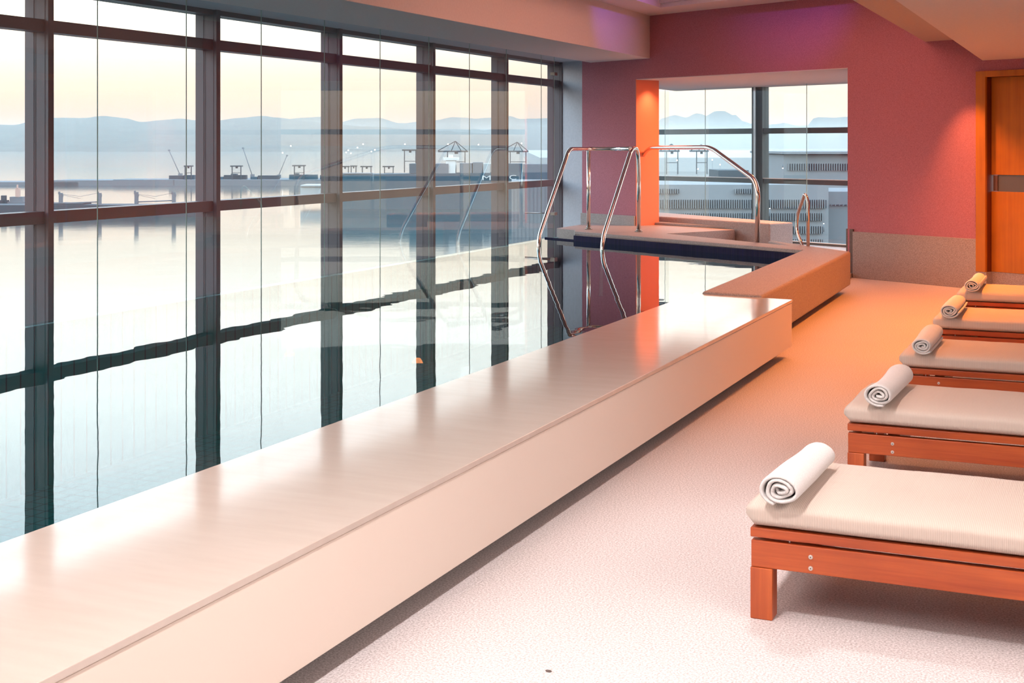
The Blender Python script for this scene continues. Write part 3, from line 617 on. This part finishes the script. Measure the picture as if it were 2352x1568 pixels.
# city blocks in the opening
def block(name, label, x0, x1, yt, yb, d, dep, rows, mat, fin=6.0):
    root = empty(name, tuple(far((x0+x1)/2, yb, d))); bm = NB(); fbox(bm, x0, x1, yt, yb, d, dep); obj('wall', bm, mat, root)
    for (ya, yc, xa, xb) in rows:
        bm = NB(); fbox(bm, xa, xb, ya, yc, d-.15, .3); obj('window_band', bm, fm['glass'], root)
        bm = NB(); n = int((xb-xa)/fin)
        for k in range(n+1): fbox(bm, xa+k*fin-.9, xa+k*fin+.9, ya-.5, yc+.5, d-.7, .6)
        obj('fins', bm, mat, root)
    tag(root, label, 'building'); return root
r = block('office_block', 'pale concrete office block with a flat roof at the right of the wall opening', 1800, 2300, 355, 720, 330, 40, [(376,391,1812,2290)], fm['concrete'], 5.5)
bm = NB(); fbox(bm, 1796, 2300, 348, 353.5, 328, 44); obj('roof_slab', bm, fm['concrete'], r); bm = NB(); fbox(bm, 1806, 2296, 353, 358, 331, 38); obj('roof_storey', bm, fm['glass'], r)
block('slab_building', 'long grey slab building with rows of finned windows low in the wall opening', 1380, 1903, 424, 1150, 210, 22, [(434,444,1390,1560),(434,444,1690,1740),(459,478,1515,1898),(490,506,1515,1890),(520,536,1700,1890),(550,566,1700,1890)], fm['concrete'], 5.2)
block('annexe_building', 'plain dark annexe right of the finned slab building', 1903, 2300, 440, 1150, 214, 20, [(470,472,1910,2290)], fm['grey'], 9)
fthing('low_roof_block', fm['dark'], [(1650,1720,391,460,420,20), (1785,1830,385,460,400,20)], 'low dark roofs between quay and office block in the opening', 'building')
for i, (x, y) in enumerate([(1768,479),(1892,514),(1798,386)]): lamp(x, y, 205 if i < 2 else 326, 'tiny lit lamp on the '+['slab building facade, left','slab building facade, right','corner of the office block'][i], 'facade lamps', 1.3, base=far(x, y+3, 205).z-1)
# neighbouring grey building in the last bay
nb = empty('neighbour_building', tuple(far(1220, 700, 130))); tag(nb, 'plain grey neighbouring building seen below the transom in the last window bay', 'building')
bm = NB(); fbox(bm, 1175, 1420, 424, 1500, 130, 20); obj('wall', bm, fm['concrete'], nb)
bm = NB()
for k in range(12): fbox(bm, 1180+k*9, 1181+k*9, 428, 1500, 129.9, .1)
obj('facade_joints', bm, fm['grey'], nb)

# ------------------------------------------------------------------ sky
w = bpy.data.worlds.new('sky'); S.world = w; w.use_nodes = True; t = w.node_tree; bg = t.nodes['Background']
tc = t.nodes.new('ShaderNodeTexCoord'); sp = t.nodes.new('ShaderNodeSeparateXYZ'); t.links.new(tc.outputs['Generated'], sp.inputs[0])
rp = t.nodes.new('ShaderNodeValToRGB'); t.links.new(sp.outputs['Z'], rp.inputs['Fac'])
st = [(0, (1.0,.57,.34)), (.02, (1.0,.62,.40)), (.045, (1.0,.74,.54)), (.08, (1.0,.88,.74)), (.13, (.97,1.0,.97)), (.20, (.86,.95,1.0)), (.32, (.62,.83,1.0)), (1, (.50,.70,.98))]
e = rp.color_ramp.elements
while len(e) < len(st): e.new(.5)
for k, (p, c) in zip(e, st): k.position = p; k.color = (*c, 1)
r2 = t.nodes.new('ShaderNodeValToRGB'); t.links.new(sp.outputs['Z'], r2.inputs['Fac'])
st2 = [(0, .255), (.02, .265), (.045, .32), (.08, .42), (.12, .64), (.18, .86), (.30, .98), (1, .6)]; e = r2.color_ramp.elements
while len(e) < len(st2): e.new(.5)
for k, (p, c) in zip(e, st2): k.position = p; k.color = (c, c, c, 1)
mu = t.nodes.new('ShaderNodeMath'); mu.operation = 'MULTIPLY'; mu.inputs[1].default_value = 5.2; t.links.new(r2.outputs[0], mu.inputs[0])
t.links.new(rp.outputs[0], bg.inputs['Color']); t.links.new(mu.outputs[0], bg.inputs['Strength'])

# ------------------------------------------------------------------ lamps
def area(name, loc, size, power, col, rot=(0,0,0), sy=None, spread=None):
    l = bpy.data.lights.new(name, 'AREA'); l.energy = power; l.color = col; l.size = size
    if sy: l.shape = 'RECTANGLE'; l.size_y = sy
    if spread: l.spread = spread
    o = bpy.data.objects.new(name, l); COL.objects.link(o); o.location = loc; o.rotation_euler = rot; return o
def spot(name, loc, tgt, power, col, ang=70, blend=.6, r=.06):
    l = bpy.data.lights.new(name, 'SPOT'); l.energy = power; l.color = col; l.spot_size = math.radians(ang); l.spot_blend = blend; l.shadow_soft_size = r
    o = bpy.data.objects.new(name, l); COL.objects.link(o); o.location = loc; o.rotation_euler = (Vector(tgt)-Vector(loc)).to_track_quat('-Z','Y').to_euler(); return o
OR = (1,.27,.045)
for y in (9.6, 11.4, 13.0): spot('downlight', (-.9,y,2.28), (-1.2,y-.1,0), 235, OR, 130, .8, .09)
spot('downlight', (-1.2,7.6,2.51), (-1.2,7.4,0), 135, (1,.36,.13), 130, .8, .09)
for y, p in ((.6,400), (2.6,350), (4.9,190)): spot('downlight', (-1.2,y,2.51), (-1.0,y,0), p, (1,.92,.90), 125, .8, .14)
area('side_fill', (1.6,2.4,2.28), 1.2, 125, (1,.90,.85), (0,0,0), 3.5)  # added soft fill, side light for ledge front and loungers
area('tray_glow', (-3.2,1.2,3.38), 2.4, 140, (1,.82,.76), (0,0,0), 7)
area('tray_glow_far', (-3.2,12,3.38), 2.4, 80, (1,.45,.32), (0,0,0), 5)
spot('purple_led', (-3.3,13.4,3.37), (-5.31,14.9,3.02), 75, (.25,.08,1), 36, 1, .03)
spot('purple_led', (-3.0,12.6,3.37), (*W(-.75,0),3.06), 95, (.25,.08,1), 40, 1, .03)
spot('door_spot', (*W(1.42,-.48),2.27), (*W(1.50,0),.95), 90, (1,.32,.11), 60, 1, .03)
jl = W(uJ+.20, .20); spot('reveal_spot', (jl[0],jl[1],2.28), (*W(uJ+.02,.2),1.3), 26, (1,.62,.40), 95, 1, .03)
jl = W(-1.9, 1.3); spot('alcove_spot', (jl[0],jl[1],2.28), (jl[0]-.9,jl[1]-.2,0), 560, (1,.31,.075), 140, .8, .08)
